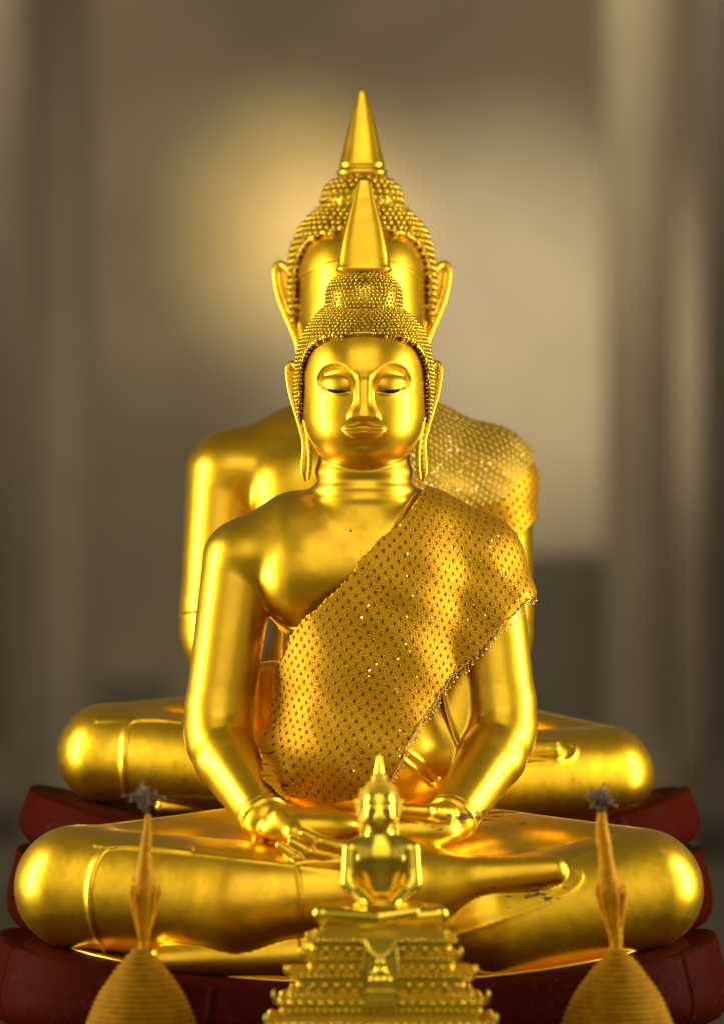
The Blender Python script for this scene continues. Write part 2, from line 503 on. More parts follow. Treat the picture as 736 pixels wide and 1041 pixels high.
BROW_T = [(p[0], p[1]) for p in spline([(0, 393), (4, 389), (8, 382), (14, 376), (22, 371.5), (30, 370.2), (38, 372.5), (44, 378), (50, 388)], 5)]
BROW_L = [(p[0], p[1]) for p in spline([(0, 402), (6, 398.5), (12, 389.5), (18, 384), (26, 381.6), (34, 382.4), (40, 385), (46, 389), (50, 391)], 5)]
SLIT = [(p[0], p[1]) for p in spline([(9, 400), (16, 400), (22, 401), (29, 400.6), (36, 398.4), (46, 394.6)], 5)]
def face_relief(u, w):
    """height of the carved features above the plain face, in head pixels (w = 400 - row)"""
    au = np.abs(u)
    # brow ledge: upper edge and lower edge of the dark crescent, as rows
    top = -curve_at(au, BROW_T) + 400
    low = -curve_at(au, BROW_L) + 400
    soc = (1 - sstep(low, top, w)) * (1 - sstep(39, 50, au)) * sstep(6, 11, au)
    h = -6.3 * soc * sstep(-3, 17, w)
    # eyelid, ending at the slit above a smooth cheek
    sl = -curve_at(au, SLIT) + 400
    e = ((au - 29) / 18.0) ** 2 + ((w - 5) / 12.0) ** 2
    lid = (-3.4 + 6.8 * np.sqrt(np.clip(1 - e, 0, 1))) 
    lid = np.where(e < 1, lid, -9.0)
    kk = 2.0; q = np.maximum(kk - np.abs(h - lid), 0) / kk
    both = np.maximum(h, lid) + q * q * kk * .25
    cut = sstep(-1.1, .5, w - sl)
    h = h * (1 - cut) + both * cut
    h += .7 * np.exp(-((w - sl + 2.6) / 1.5) ** 2) * sstep(12, 18, au) * (1 - sstep(38, 44, au))
    h -= 1.3 * np.exp(-((w - sl) / .9) ** 2) * sstep(11, 14, au) * (1 - sstep(42, 46, au))
    # nose
    t = np.clip((14 - w) / 42.0, 0, 1)
    hw = 5.6 + 2.4 * t + 6.0 * sstep(.55, 1.0, t) * t
    hn = 4.5 + 13.5 * t ** 1.1
    fl = 1 - sstep(hw - 1.5, hw + 3.2, au)
    ridge = 1 - .20 * sstep(2, hw, au)
    h_n = hn * fl * ridge * sstep(20, 10, w) if False else hn * fl * ridge * (1 - sstep(8, 24, w)) * sstep(-30.5, -27, w)
    h_n += 1.3 * np.exp(-((au - 11) / 4.5) ** 2 - ((w + 23.5) / 4.5) ** 2)          # wings
    h = np.maximum(h, 0) + np.minimum(h, 0) * (1 - fl * (1 - sstep(8, 24, w))) + h_n
    # mouth
    mid = -41.0 + 1.2 * np.cos(au / 4.0) * np.exp(-(au / 14) ** 2) + .004 * au ** 2
    lim = np.clip(1 - (au / 22.0) ** 2, 0, 1) ** .6
    upw = 6.0 * lim + .01; dnw = 8.6 * lim + .01
    up = np.clip((w - mid) / upw, -.01, 1); dn = np.clip((mid - w) / dnw, -.01, 1)
    h += np.where(w > mid, 4.2 * np.sqrt(np.clip(1 - (up - .25) ** 2 / .5625, 0, 1)), 5.0 * np.sqrt(np.clip(1 - (dn - .35) ** 2 / .4225, 0, 1))) * lim
    h += .7 * np.exp(-((w - mid - upw - .4) / 1.0) ** 2) * lim
    h -= 1.7 * np.exp(-((w - mid) / 1.0) ** 2) * lim
    h += 2.4 * np.exp(-(au / 22) ** 2 - ((w + 40) / 14) ** 2)
    # philtrum, chin
    h -= 1.2 * np.exp(-(au / 3.0) ** 2) * np.exp(-((w + 33) / 2.5) ** 2)
    h -= 1.5 * np.exp(-(au / 16) ** 2 - ((w + 54) / 4) ** 2)
    h += 3.0 * np.exp(-(au / 13) ** 2 - ((w + 64) / 9) ** 2)
    return h

HSH = [0.0]
def head_sdf(L, relief=True, lips=True):
    """L in head coordinates"""
    a = sell(L, (0, 4, 10), (64, 76, 78), 2.35)
    b = ell(L, (0, -14, -30), (55.5, 54, 50.5))
    d = smin(a, b, 16)
    if relief:
        u, v, w = L[:, 0], L[:, 1], L[:, 2]
        m = (v < -10) & (np.abs(d) < 30) & (np.abs(u) < 66) & (w > -80) & (w < 40)
        h = np.zeros(len(L)); h[m] = face_relief(u[m], w[m] + HSH[0])
        d = d - h * (1 - sstep(-36, -20, v)) * .93
    return d

def ears_sdf(L, flare=0.0):
    out = np.full(len(L), 60.0)
    m = (np.abs(L[:, 0]) > 42) & (L[:, 2] > -100) & (L[:, 2] < 42) & (L[:, 1] > -18) & (L[:, 1] < 36)
    if not m.any(): return out
    L = L[m]
    u = np.abs(L[:, 0]); Q = np.stack([u, L[:, 1], L[:, 2]], -1)
    f = flare
    rim = [(65+f*.2, 4, 15), (67.5+f*.6, 9, 26), (72+f*.9, 13, 31.5), (76+f, 14, 30), (77.5+f, 13, 22), (74.5+f, 11, 2), (70+f*.85, 8, -14), (64.5+f*.55, 4, -32), (60+f*.2, 2, -50), (60.5, 0, -68), (61, -1, -80), (59.5, 0, -88)]
    rr = [2.6, 2.9, 3.0, 3.1, 3.0, 2.9, 2.9, 3.0, 3.3, 3.8, 3.4, 1.8]
    sp = spline([(*p, r) for p, r in zip(rim, rr)], 3)
    d = chain(Q, [p[:3] for p in sp], [p[3] for p in sp], .8)
    inner = spline([(66, 2, 14, 2.0), (68+f*.3, 4, 6, 2.2), (65.5+f*.2, 2, -10, 2.2), (60, 0, -28, 2.2), (56, -3, -48, 2.4), (54.5, -4, -68, 2.4), (56, -4, -86, 2.0)], 3)
    d = smin(d, chain(Q, [p[:3] for p in inner], [p[3] for p in inner], .8), 2.0)
    sq = np.array([1, 2.6, 1.0]); Qs = Q * sq
    plate = spline([(71+f*.5, 19, 22, 4.5+f*.45), (69+f*.5, 17, 8, 4.5+f*.4), (65+f*.4, 14, -12, 4+f*.2), (60.5+f*.2, 9, -34, 3.2), (57, 4, -56, 2.8), (57.5, 2, -82, 2.6)], 2)
    d = smin(d, chain(Qs, [tuple(np.array(p[:3]) * sq) for p in plate], [p[3] for p in plate], 1) * .6, 1.5)
    out[m] = d
    return out

# ------------------------------------------------------------ seated figure
def make_sdf(J):
    H = J['head']
    def mirror(p): return np.array([2 * J['cx'] - p[0], p[1], p[2]])
    def torso(P):
        d = None
        for e in J['torso']:
            x = ell(P, *e[1:3]) if e[0] == 'e' else rcone(P, *e[1:])
            d = x if d is None else smin(d, x, J['k'])
        return d
    def arms(P):
        d = None
        for A in J['arms']:
            sh, el, wr, r0, r1, r2 = A
            o_ = J.get('bend', 34.0); d1 = (el - sh) / np.linalg.norm(el - sh); d2 = (wr - el) / np.linalg.norm(wr - el)
            e1 = el - d1 * o_; e2 = el + d2 * o_; em = .25*e1 + .5*el + .25*e2; ea = .5*e1*.5 + .5*el*.5 + .5*em; eb = .25*e2 + .25*el + .5*em
            u = chain(P, [sh, e1, ea, em], [r0, r1, r1*.99, r1*.98], 4); f = chain(P, [em, eb, e2, wr], [r1*.98, r1 * .97, r1*.96, r2], 4)
            # cuff ring at the wrist
            ax = (wr - el) / np.linalg.norm(wr - el); t = (P - el) @ ax; Ln = np.linalg.norm(wr - el)
            for t0, hh in ((Ln + 0, 2.2 * J['det']), (Ln - 7, 1.0 * J['det'])):
                if hh > 0: f = f - hh * np.exp(-((t - t0) / 2.4) ** 2)
            x = smin(u, f, 3.0)
            d = x if d is None else np.minimum(d, x)
        return d
    def hands(P):
        d = None
        for g in J['hands']:
            x = ell(P, *g[1:3]) if g[0] == 'e' else chain(P, g[1], g[2], 2)
            d = x if d is None else smin(d, x, g[-1] if g[0] != 'e' else 4)
        return d
    def legs(P):
        d = None
        for g in J['legs']:
            if g[0] == 'e': x = ell(P, *g[1:3])
            else: x = rcone(P, *g[1:5])
            d = x if d is None else smin(d, x, g[-1])
        return d
    def neck(P):
        hx, hz = H['x'] - 367., 0
        s = H['s']; L = head_local(P, H['x'], H['y'], s, H['d'])
        R = 45 + 10 * sstep(-78, -108, L[:, 2]) if False else 46.8 + 4 * (1 - sstep(-108, -80, L[:, 2]))
        d = np.hypot(L[:, 0], (L[:, 1] - 12) * 1.08) - R
        w = L[:, 2]
        for z0, hh, ww in ((-80, 3.4, 7.5), (-96, 1.5, 4.6), (-108, 1.0, 5)):
            d = d - hh * np.exp(-((w - z0) / ww) ** 2)
        d = np.maximum(d, np.maximum(w + 30, -w - 150)) * s
        return d
    def full(P):
        z = P[:, 2]
        out = np.full(len(P), 1e3)
        s = H['s']; zh = 1041.0 - H['y']
        low = z < zh - 60 * s
        if low.any():
            Q = P[low]
            t = torso(Q)
            if J.get('tridges'):
                mm = (np.abs(t) < 12) & (Q[:, 1] < J['ridge_y']); Rr = Q[mm]; add = np.zeros(len(Rr))
                ridge_add(Rr, J['tridges'], add)
                t[mm] -= add
            ka = J.get('ka', 5.0)
            if 'kz' in J: ka = ka + 30 * sstep(J['kz'][0], J['kz'][1], Q[:, 2])
            d = smin(t, arms(Q), ka)
            lg = np.full(len(Q), 300.0); lm = Q[:, 2] < J['legtop']
            if lm.any():
                lg[lm] = legs(Q[lm])
                (hx0, hx1, hz0, hz1, hy) = J['handbox']
                hm = (Q[:, 0] > hx0) & (Q[:, 0] < hx1) & (Q[:, 2] > hz0) & (Q[:, 2] < hz1) & (Q[:, 1] < hy)
                if hm.any(): lg[hm] = smin(lg[hm], hands(Q[hm]), 3)
            d = smin(d, lg, 4)
            if J['ridges']:
                mm = (np.abs(d) < 12) & (Q[:, 1] < J['ridge_y'])
                R = Q[mm]; add = np.zeros(len(R))
                ridge_add(R, J['ridges'], add)
                d[mm] = d[mm] - add
            out[low] = d
        hi = z > zh - 140 * s
        if hi.any():
            Q = P[hi]; L = head_local(Q, H['x'], H['y'], s, H['d'])
            HSH[0] = H.get('shift', 0.0); d = head_sdf(L); HSH[0] = 0.0
            if H.get('shift'):
                arc = 31 - .0047 * L[:, 0] ** 2
                d = d - 1.7 * sstep(-1.0, 1.0, L[:, 2] - arc) * (1 - sstep(45, 60, L[:, 2])) * (1 - sstep(-20, -5, L[:, 1]))
            d = d * s
            nk = neck(Q)
            d = smin(d, nk, 3 * s)
            d = np.minimum(d, ears_sdf(L, H.get('flare', 0)) * s)
            out[hi] = smin(out[hi], d, 9 * s)
        return out
    return full, torso, arms, legs

# hair: cap with curls, topknot with curls
def hair(H, root, curl, mat, top_cut):
    s = H['s']; c = V3(H['x'], H['y'], H['d'])
    CE = np.array([0, 4, 11]); RE = np.array(H['cap'])
    def facecut(u, w):   # <0 inside the face opening
        hl = H['hair_w']
        return ((np.abs(u) / hl[0]) ** 3.6 + (np.abs(w + 8) / hl[1]) ** 3.6) ** (1/3.6) * 60 - 60
    def f(P):
        L = (P - c) / s
        e = sell(L, CE, RE, 2.5)
        cut = np.maximum(facecut(L[:, 0], L[:, 2]), 0) * 0 + facecut(L[:, 0], L[:, 2])
        d = np.maximum(e, -np.maximum(cut, L[:, 1] - 12))
        d = np.maximum(d, -(L[:, 2] + 30 + .35 * L[:, 1] * 0))
        return d * s
    lim = RE * s + 6
    cc = c + CE * s
    xs = axis(cc[0]-lim[0], cc[0]+lim[0], 1, 1.8*s); ys = axis(cc[1]-lim[1], cc[1]+lim[1], 1, 1.8*s); zs = axis(cc[2]-lim[2], cc[2]+lim[2], 1, 1.8*s)
    V, Q, N = polygonise(f, xs, ys, zs, 1)
    tri = np.concatenate([Q[:, [0, 1, 2]], Q[:, [0, 2, 3]]])
    # curls in rows over the ellipsoid
    pts = []; rad = []
    sp = curl * 2.02
    def rows(cen, r, wmin, wmax, test, p_=2.5, rot=False):
        phi = math.asin(max(-1, wmin / r[2])); pm = math.asin(min(1, wmax / r[2])); k = 0
        while phi < pm:
            st = sp * .90 / math.hypot(r[2] * math.cos(phi), r[0] * math.sin(phi))
            ring = r[0] * math.cos(phi); nn = max(3, int(2 * math.pi * ring / sp))
            for i in range(nn):
                a = 2 * math.pi * (i + .5 * (k % 2)) / nn + random.uniform(-.9, .9) / nn
                p = np.array([r[0]*math.cos(phi)*math.cos(a), r[1]*math.cos(phi)*math.sin(a), r[2]*math.sin(phi)])
                n_ = np.abs(p / r)
                if rot: q_ = ((n_[0]**2 + n_[1]**2) ** (p_/2) + n_[2] ** p_) ** (2/p_)
                else: q_ = (n_[0]**p_ + n_[2]**p_) ** (2/p_) + n_[1]**2
                L = p / math.sqrt(q_) + cen
                if test(L): pts.append(L); rad.append(curl * random.uniform(.80, 1.14))
            phi += st; k += 1
    rows(CE, RE, -40, RE[2] * .995, lambda L: (facecut(L[0], L[2]) > curl * .5 or L[1] > 6))
    rows(CE, RE - 3.6, -40, RE[2] * .9, lambda L: L[1] < 0 and -1.5 < facecut(L[0], L[2]) < 5)
    bun = H['bun']
    bc = np.array([0, 4, bun[0]]); br = np.array([bun[1], bun[1], bun[2]])
    rows(bc, br, -br[2] * .75, br[2] * .95, lambda L: True, 2.7, True)
    C = np.array(pts) * s + c; R = np.array(rad) * s
    Vs, Fs = spheres(C, R, 1)
    o = mesh_obj('hair', np.concatenate([V, Vs]), np.concatenate([tri, Fs + len(V)]), mat, root)
    # the topknot under its curls
    prof = [(br[0]*math.cos(a)*s/q, (bc[2]+br[2]*math.sin(a)/q)*s + c[2]) for a in np.linspace(-1.2, 1.5, 24) for q in [(abs(math.cos(a))**2.7+abs(math.sin(a))**2.7)**(1/2.7)]]
    Vb, Fb = lathe(prof, (c[0], c[1] + 4*s), 48)
    mesh_obj('topknot', Vb, Fb, mat, o)
    return o

def spire(H, root, prof, mat, ey=.9, n=2.0):
    """prof: (half width px, row)"""
    pr = [(r, 1041.0 - y) for r, y in prof]
    V, F = lathe(pr, (H['x'] - 367.0 + H.get('sx', 0), H['d'] + 3), 64, ey)
    if n != 2:
        cx, cy = H['x'] - 367.0 + H.get('sx', 0), H['d'] + 3
        W_ = []
        for (x, y, z) in V:
            dx, dy = x - cx, (y - cy) / ey; r = math.hypot(dx, dy) + 1e-9; c, q = abs(dx / r), abs(dy / r)
            k = 1 / (c ** n + q ** n) ** (1 / n); W_.append((cx + dx * k, cy + dy * k * ey, z))
        V = W_
    return mesh_obj('flame_finial', V, F, mat, root)

def eyes(H, root, scale=1.0):
    s = H['s']; L0 = V3(H['x'], H['y'], H['d'])
    for sg in (-1, 1):
        P0 = []
        us = np.linspace(14, 42, 15)
        wl = -curve_at(us, SLIT) + 400 - .3
        hh = .35 + 1.35 * np.clip(1 - ((us - 27) / 8.5) ** 2, 0, 1)
        # find the face surface depth there
        V, F = [], []
        for u, w, h in zip(us, wl, hh):
            for dz in (-h, h):
                y = -90.0
                a, b = -110.0, -10.0
                for _ in range(30):
                    m = .5 * (a + b)
                    if head_sdf(np.array([[u, m, w + dz]]))[0] < 0: b = m
                    else: a = m
                V.append(np.array([sg * u, b - .35, w + dz]) * s + L0)
                V.append(np.array([sg * u, b + 1.4, w + dz]) * s + L0)
        n = len(us)
        for i in range(n - 1):
            a = 4 * i; b = a + 4
            F += [(a, b, b+2, a+2), (a+1, a+3, b+3, b+1), (a, a+1, b+1, b), (a+2, b+2, b+3, a+3)]
        F += [(0, 2, 3, 1), (4*n-4, 4*n-3, 4*n-1, 4*n-2)]
        mesh_obj('eye', V, F, M_EYE, root)

# ------------------------------------------------------------ the sash cloth (a shell over the figure)
def cloth_shell(name, f, poly, ycut, box3, res, mat, parent, uvdir, thick=1.6, teeth=1.4, label=None):
    x0, x1, y0, y1, z0, z1 = box3
    xs = axis(x0, x1, res, res); ys = axis(y0, y1, res, res); zs = axis(z0, z1, res, res)
    V, Q, N = polygonise(f, xs, ys, zs, 1)
    def sd(P):
        x, z = P[:, 0], P[:, 2]
        d = polysd(x, z, poly) + teeth * np.abs(np.sin((x + z) * .33)) - teeth*.5 + .8 * np.sin(x * .21 + z * .13) + 1.6 * np.sin(x * .11 - z * .19 + 1.0)
        return np.maximum(d, (P[:, 1] - ycut))
    d = sd(V); keep = d < res * .9
    # keep the outer sheet only: drop what faces back in front of ycut
    m = keep[Q].all(1); Q = Q[m]
    used = np.unique(Q); mp = np.full(len(V), -1); mp[used] = np.arange(len(used)); V = V[used]; N = N[used]; Q = mp[Q]
    # snap the rim to the outline
    for _ in range(2):
        d = sd(V); mm = d > -res * .5; P = V[mm]; g = np.zeros_like(P)
        for q in (0, 1, 2):
            e = np.zeros(3); e[q] = .3; g[:, q] = (sd(P + e) - sd(P - e)) / .6
        gl = (g*g).sum(1) + .2; V[mm] = P - g * (np.maximum(d[mm], 0) / gl)[:, None]
    # close it as a thin sheet: inner copy and rim
    n = len(V); Vi = V - N * thick
    E = np.concatenate([Q[:, [0, 1]], Q[:, [1, 2]], Q[:, [2, 3]], Q[:, [3, 0]]])
    key = np.sort(E, 1); kk = key[:, 0].astype(np.int64) * n + key[:, 1]
    _, inv, ct = np.unique(kk, return_inverse=True, return_counts=True)
    be = E[ct[inv] == 1]
    rim = np.stack([be[:, 1], be[:, 0], be[:, 0] + n, be[:, 1] + n], -1)
    VV = np.concatenate([V, Vi]); FF = np.concatenate([Q, Q[:, ::-1] + n, rim])
    ca, sa = math.cos(uvdir), math.sin(uvdir)
    x, y, z = VV[:, 0], VV[:, 1], VV[:, 2]
    x = x + .85 * (y + 56) * np.tanh((x - 10) / 50)
    u = x * ca + z * sa; v = -x * sa + z * ca
    o = mesh_obj(name, VV, FF, mat, parent, uv=np.stack([u, v], -1), label=label)
    return o, V

# ============================================================ JOINTS
def capsule_arm(sh, el, wr, r0, r1, r2): return (sh, el, wr, r0, r1, r2)
HF = dict(x=370.0, y=400.0, s=1.0, d=6.0, cap=(70, 80, 82), hair_w=(64.6, 64.5), bun=(94, 38.5, 29), flare=0)
J1 = dict(legtop=1041-780, handbox=(-130, 130, 120, 262, -30), kz=(1041-610, 1041-545), cx=0.0, k=26, det=1.0, head=HF, ridge_y=30,
    torso=[
        ('e', V3(367, 585, 30), (108, 66, 78)),
        ('e', V3(318, 580, 2), (54, 42, 52)),
        ('e', V3(416, 580, 2), (54, 42, 52)),
        ('e', V3(366, 700, 22), (84, 56, 100)),
        ('e', V3(364, 772, 8), (98, 68, 62)),
        ('c', V3(478, 610, 26), V3(462, 780, 6), 26, 30),
        ('c', V3(272, 690, 52), V3(270, 800, 40), 17, 24),
        ('c', V3(257, 562, 30), V3(300, 539, 28), 33, 34),
        ('c', V3(477, 562, 30), V3(434, 539, 28), 33, 34),
        ('c', V3(300, 542, 24), V3(368, 530, 20), 36, 38),
        ('c', V3(434, 542, 24), V3(368, 530, 20), 36, 38),
    ],
    arms=[
        (V3(243, 575, 26), V3(218, 752, 0), V3(272, 826, -98), 38, 34, 24),
        (V3(491, 573, 26), V3(514, 748, 0), V3(457, 826, -98), 38, 35, 24),
    ],
    hands=[
        ('e', V3(318, 834, -116), (52, 28, 20), 0),
        ('e', V3(415, 838, -114), (52, 28, 22), 0),
        ('c', [V3(290, 826, -122), V3(302, 838, -138), V3(330, 850, -142), V3(352, 854, -142)], [14, 10, 7.5, 6], 3),
        ('c', [V3(448, 822, -122), V3(430, 818, -138), V3(408, 816, -140), V3(392, 820, -138)], [13, 8.5, 7, 5.5], 3),
        ('c', [V3(400, 862, -120), V3(345, 862, -148), V3(318, 856, -152), V3(300, 846, -148)], [9, 7.5, 6, 4.6], 3),
        ('c', [V3(400, 866, -110), V3(340, 872, -144), V3(306, 862, -150), V3(288, 850, -144)], [9, 7.5, 6, 4.6], 3),
        ('c', [V3(400, 858, -125), V3(350, 852, -150), V3(328, 846, -155), V3(312, 838, -150)], [9, 7.5, 6, 4.6], 3),
    ],
    legs=[
        ('c', V3(80, 900, -30), V3(250, 908, -110), 62, 60, 10),       # front shin, viewer left
        ('c', V3(250, 908, -110), V3(420, 892, -138), 56, 38, 10),
        ('c', V3(420, 890, -138), V3(556, 876, -134), 32, 15, 28),
        ('c', V3(80, 898, -30), V3(300, 870, 80), 58, 52, 8),          # thighs
        ('c', V3(648, 898, -30), V3(430, 870, 80), 58, 52, 12),
        ('c', V3(651, 902, -30), V3(490, 928, -105), 61, 58, 2),        # lower shin, viewer right
        ('c', V3(490, 928, -105), V3(300, 940, -90), 55, 42, 3),
        ('c', V3(316, 958, -134), V3(172, 965, -124), 26, 15, 1.5),         # foot below
        ('e', V3(366, 880, 20), (215, 110, 58), 20),
    ],
    ridges=[
        (spline([(200, 856), (150, 852), (118, 855), (104, 870), (98, 892), (98, 915), (103, 940), (114, 968)]), 2.2, 2.0),
        (spline([(104, 853), (200, 858), (270, 864), (350, 874)]), 1.2, 1.6),
        (spline([(306, 872), (309, 900), (308, 930), (310, 948)]), 1.2, 1.6),
        
        (spline([(452, 940), (500, 923), (560, 902), (584, 884), (572, 868)]), .8, 1.6),
        (spline([(575, 866), (605, 856), (650, 846)]), .7, 1.6),
    ], tridges=[
        (spline([(270, 620), (284, 635), (300, 641), (316, 640)]), 2.0, 2.0),
        (spline([(425, 498), (410, 522), (392, 556), (375, 580)]), 1.6, 2.0),
        (spline([(432, 500), (417, 524), (400, 556)]), 1.2, 2.0),
        (spline([(447, 690), (452, 720), (462, 750), (478, 782)]), 2.6, 2.6),
        (spline([(480, 660), (486, 700), (484, 740)]), 2.6, 3),
        (spline([(392, 758), (415, 775), (438, 795)]), 2.4, 2.2),
        (spline([(400, 752), (424, 770), (444, 788)]), 1.8, 2.0),
        (spline([(282, 640), (290, 670), (286, 700)]), 1.6, 1.8),
    ])

HR = dict(x=368.0, y=300.0, s=1.045, d=0.0, cap=(70.5, 81, 82), hair_w=(64.6, 66), bun=(84, 39, 31.5), flare=7, shift=42.0, sx=0)
J2 = dict(legtop=1041-670, handbox=(-130, 130, 220, 372, -30), kz=(1041-530, 1041-465), cx=0.0, k=26, det=1.0, head=HR, ridge_y=30,
    torso=[
        ('e', V3(365, 505, 30), (118, 66, 84)),
        ('e', V3(312, 500, 0), (58, 42, 54)),
        ('e', V3(418, 500, 0), (58, 42, 54)),
        ('e', V3(364, 610, 22), (90, 56, 96)),
        ('e', V3(364, 680, 8), (96, 64, 62)),
        ('c', V3(245, 476, 30), V3(298, 450, 28), 34, 32),
        ('c', V3(486, 480, 30), V3(432, 455, 28), 34, 32),
        ('c', V3(298, 452, 34), V3(366, 424, 34), 33, 38),
        ('c', V3(432, 452, 34), V3(366, 424, 34), 33, 38),
    ],
    arms=[
        (V3(230, 484, 26), V3(214, 650, 0), V3(268, 728, -80), 42, 34, 22),
        (V3(500, 490, 26), V3(510, 655, 0), V3(456, 728, -80), 42, 34, 22),
    ],
    hands=[('e', V3(320, 736, -100), (56, 26, 17), 0), ('e', V3(410, 736, -100), (56, 26, 17), 0),
        ('c', [V3(300, 728, -118), V3(340, 738, -126), V3(362, 744, -124)], [12, 8, 6], 3)],
    legs=[
        ('c', V3(110, 766, -30), V3(250, 774, -90), 49, 46, 10),
        ('c', V3(250, 774, -90), V3(420, 762, -110), 46, 28, 10),
        ('c', V3(420, 760, -112), V3(556, 760, -92), 24, 13, 18),
        ('c', V3(112, 762, -30), V3(300, 745, 80), 47, 46, 8),
        ('c', V3(614, 784, -30), V3(430, 745, 80), 47, 46, 12),
        ('c', V3(612, 787, -30), V3(470, 790, -90), 50, 48, 2),
        ('c', V3(470, 790, -90), V3(290, 800, -76), 46, 32, 3),
        ('c', V3(300, 812, -86), V3(170, 816, -76), 13, 9, 2),
        ('e', V3(364, 755, 20), (180, 92, 48), 20),
    ],
    ridges=[
        (spline([(190, 730), (160, 728), (140, 730), (132, 745), (131, 790), (136, 815)]), 1.8, 1.8),
        (spline([(104, 730), (200, 726)]), 1.0, 1.6),
        (spline([(160, 806), (240, 806), (330, 800)]), 1.2, 1.6),
        (spline([(178, 628), (200, 624), (235, 622)]), 1.5, 1.8),
        (spline([(440, 780), (520, 772), (570, 768), (580, 758), (574, 750)]), 1.5, 2.0),
        (spline([(553, 750), (563, 750)]), .7, 1.3), (spline([(554, 757), (566, 757)]), .7, 1.3),
        (spline([(262, 640), (270, 665), (266, 700)]), 1.6, 1.8),
    ])

def figure(J, name, root, mat, box3, fine, coarse):
    full, torso, arms, legs = make_sdf(J)
    H = J['head']; hx = H['x'] - 367; hz = 1041 - H['y']; s = H['s']
    x0, x1, y0, y1, z0, z1 = box3
    xs = axis(x0, x1, fine, coarse, hx - 84*s, hx + 84*s)
    ys = axis(y0, y1, fine*1.3, coarse, H['d'] - 95*s, H['d'] + 30)
    zs = axis(z0, z1, fine, coarse, hz - 118*s, hz + 88*s)
    V, Q, N = polygonise(full, xs, ys, zs, 1)
    o = mesh_obj(name, V, Q, mat, root, normals=N)
    return o, full, torso, arms

# ============================================================ FRONT STATUE
front = empty('seated_buddha_statue', W(367, 985, 0), 'large golden seated Buddha in front, eyes lowered, dotted sequin sash over one shoulder', 'statue', )
b1, full1, torso1, arms1 = figure(J1, 'body', front, M_GOLD, (-372, 366, -215, 160, 44, 742), .85, 2.4)
hair(HF, front, 2.15, M_HAIR, 0)
spire(HF, front, [(24, 277), (27.5, 275), (28.2, 273), (27, 271), (26, 268), (25, 259), (22.8, 247), (18.6, 229), (13.4, 211), (10.4, 199), (8.2, 190), (6.8, 184), (5, 180.7), (2.3, 179.4)], M_GOLD, .62, 2.8)
eyes(HF, b1)

def base_plate(parent, cx, a, b, dep, z, er, th, mat):
    n = 128; V, F = [], []
    for (o_, dz) in ((-3, -th), (0, -th*.7), (1, 0), (-1.5, 1.2), (-20, 1.2)):
        for i in range(n):
            t = 2*math.pi*i/n; c, q = math.cos(t), math.sin(t)
            x = (a+o_)*math.copysign(abs(c)**.92, c); y = (b+o_)*math.copysign(abs(q)**.92, q)
            V.append((x+cx-367, y+dep, z+dz+er*(x/a)**2))
    for j in range(4):
        for i in range(n):
            p, q = j*n+i, j*n+(i+1) % n; F.append((p, q, q+n, p+n))
    F.append(tuple(reversed(range(n)))); F.append(tuple(4*n+i for i in range(n)))
    mesh_obj('base_plate', V, F, mat, parent)
base_plate(front, 363, 296, 140, -8, 57.5, 26, 3, M_GOLD)

def shell1(P):
    d = smin(smin(torso1(P), ell(P, V3(378, 655, 6), (88, 62, 165)), 30), arms1(P), 34)
    w = .5 * np.sin((P[:, 0] * .8 + P[:, 2] * .9) * .12 + vnoise(P, 90, 3) * 3) + .7 * vnoise(P, 55, 5)
    fl = 9 * np.exp(-((P[:, 0] - 172) / 22) ** 2 - ((P[:, 2] - 436) / 20) ** 2)
    return d - 4.5 - w - fl
SASH_POLY = spline([(431, 502), (450, 470), (520, 470), (560, 500), (560, 575), (544, 606), (522, 626), (496, 650), (474, 674), (456, 692), (441, 716), (426, 736), (414, 757), (404, 780), (390, 800), (362, 811), (325, 812), (292, 806), (272, 787), (267, 764), (274, 730), (283, 700), (289, 664), (302, 640), (346, 594), (388, 547), (410, 524), (431, 502)], 5)[:-1]
sash1, sv1 = cloth_shell('sash', shell1, SASH_POLY, 44, (-112, 196, -105, 60, 225, 560), 1.9, M_SASH, front, -.18)

def fringe(parent, f, line, n, depth_guess=-60, size=1.5):
    """bead pendants hung along the lower hem"""
    pts = spline(line, 12); pts = [pts[int(i)] for i in np.linspace(0, len(pts) - 1, n)]
    C, R = [], []; cord = []
    for (px, py) in pts:
        x, z = px - 367 + random.uniform(-1, 1), 1041 - py
        a, b = -160.0, 40.0
        ys = np.linspace(a, b, 140)
        vals = f(np.stack([np.full(140, x), ys, np.full(140, z)], -1))
        hit = np.nonzero(vals < 0)[0]
        if not len(hit): continue
        y = ys[hit[0]] - 1.5; cord.append((x, y, z)); L = random.uniform(4, 9)
        for q in np.arange(0, L, 2.1):
            C.append((x + random.uniform(-.3, .3), y - .5, z - q)); R.append(.75)
        C.append((x, y - .5, z - L - 1)); R.append(size * random.uniform(.7, 1.2))
    V, F = spheres(C, R, 1)
    V = V.tolist(); F = [tuple(int(i) for i in t) for t in F]
    V, F = join([(V, F), tube(cord, .5, 5)])
    return mesh_obj('bead_fringe', V, F, M_BEAD, parent)
fringe(sash1, shell1, [(545, 602), (522, 624), (496, 648), (474, 672), (456, 690), (441, 714), (426, 734), (414, 755), (404, 778), (390, 798)], 46)

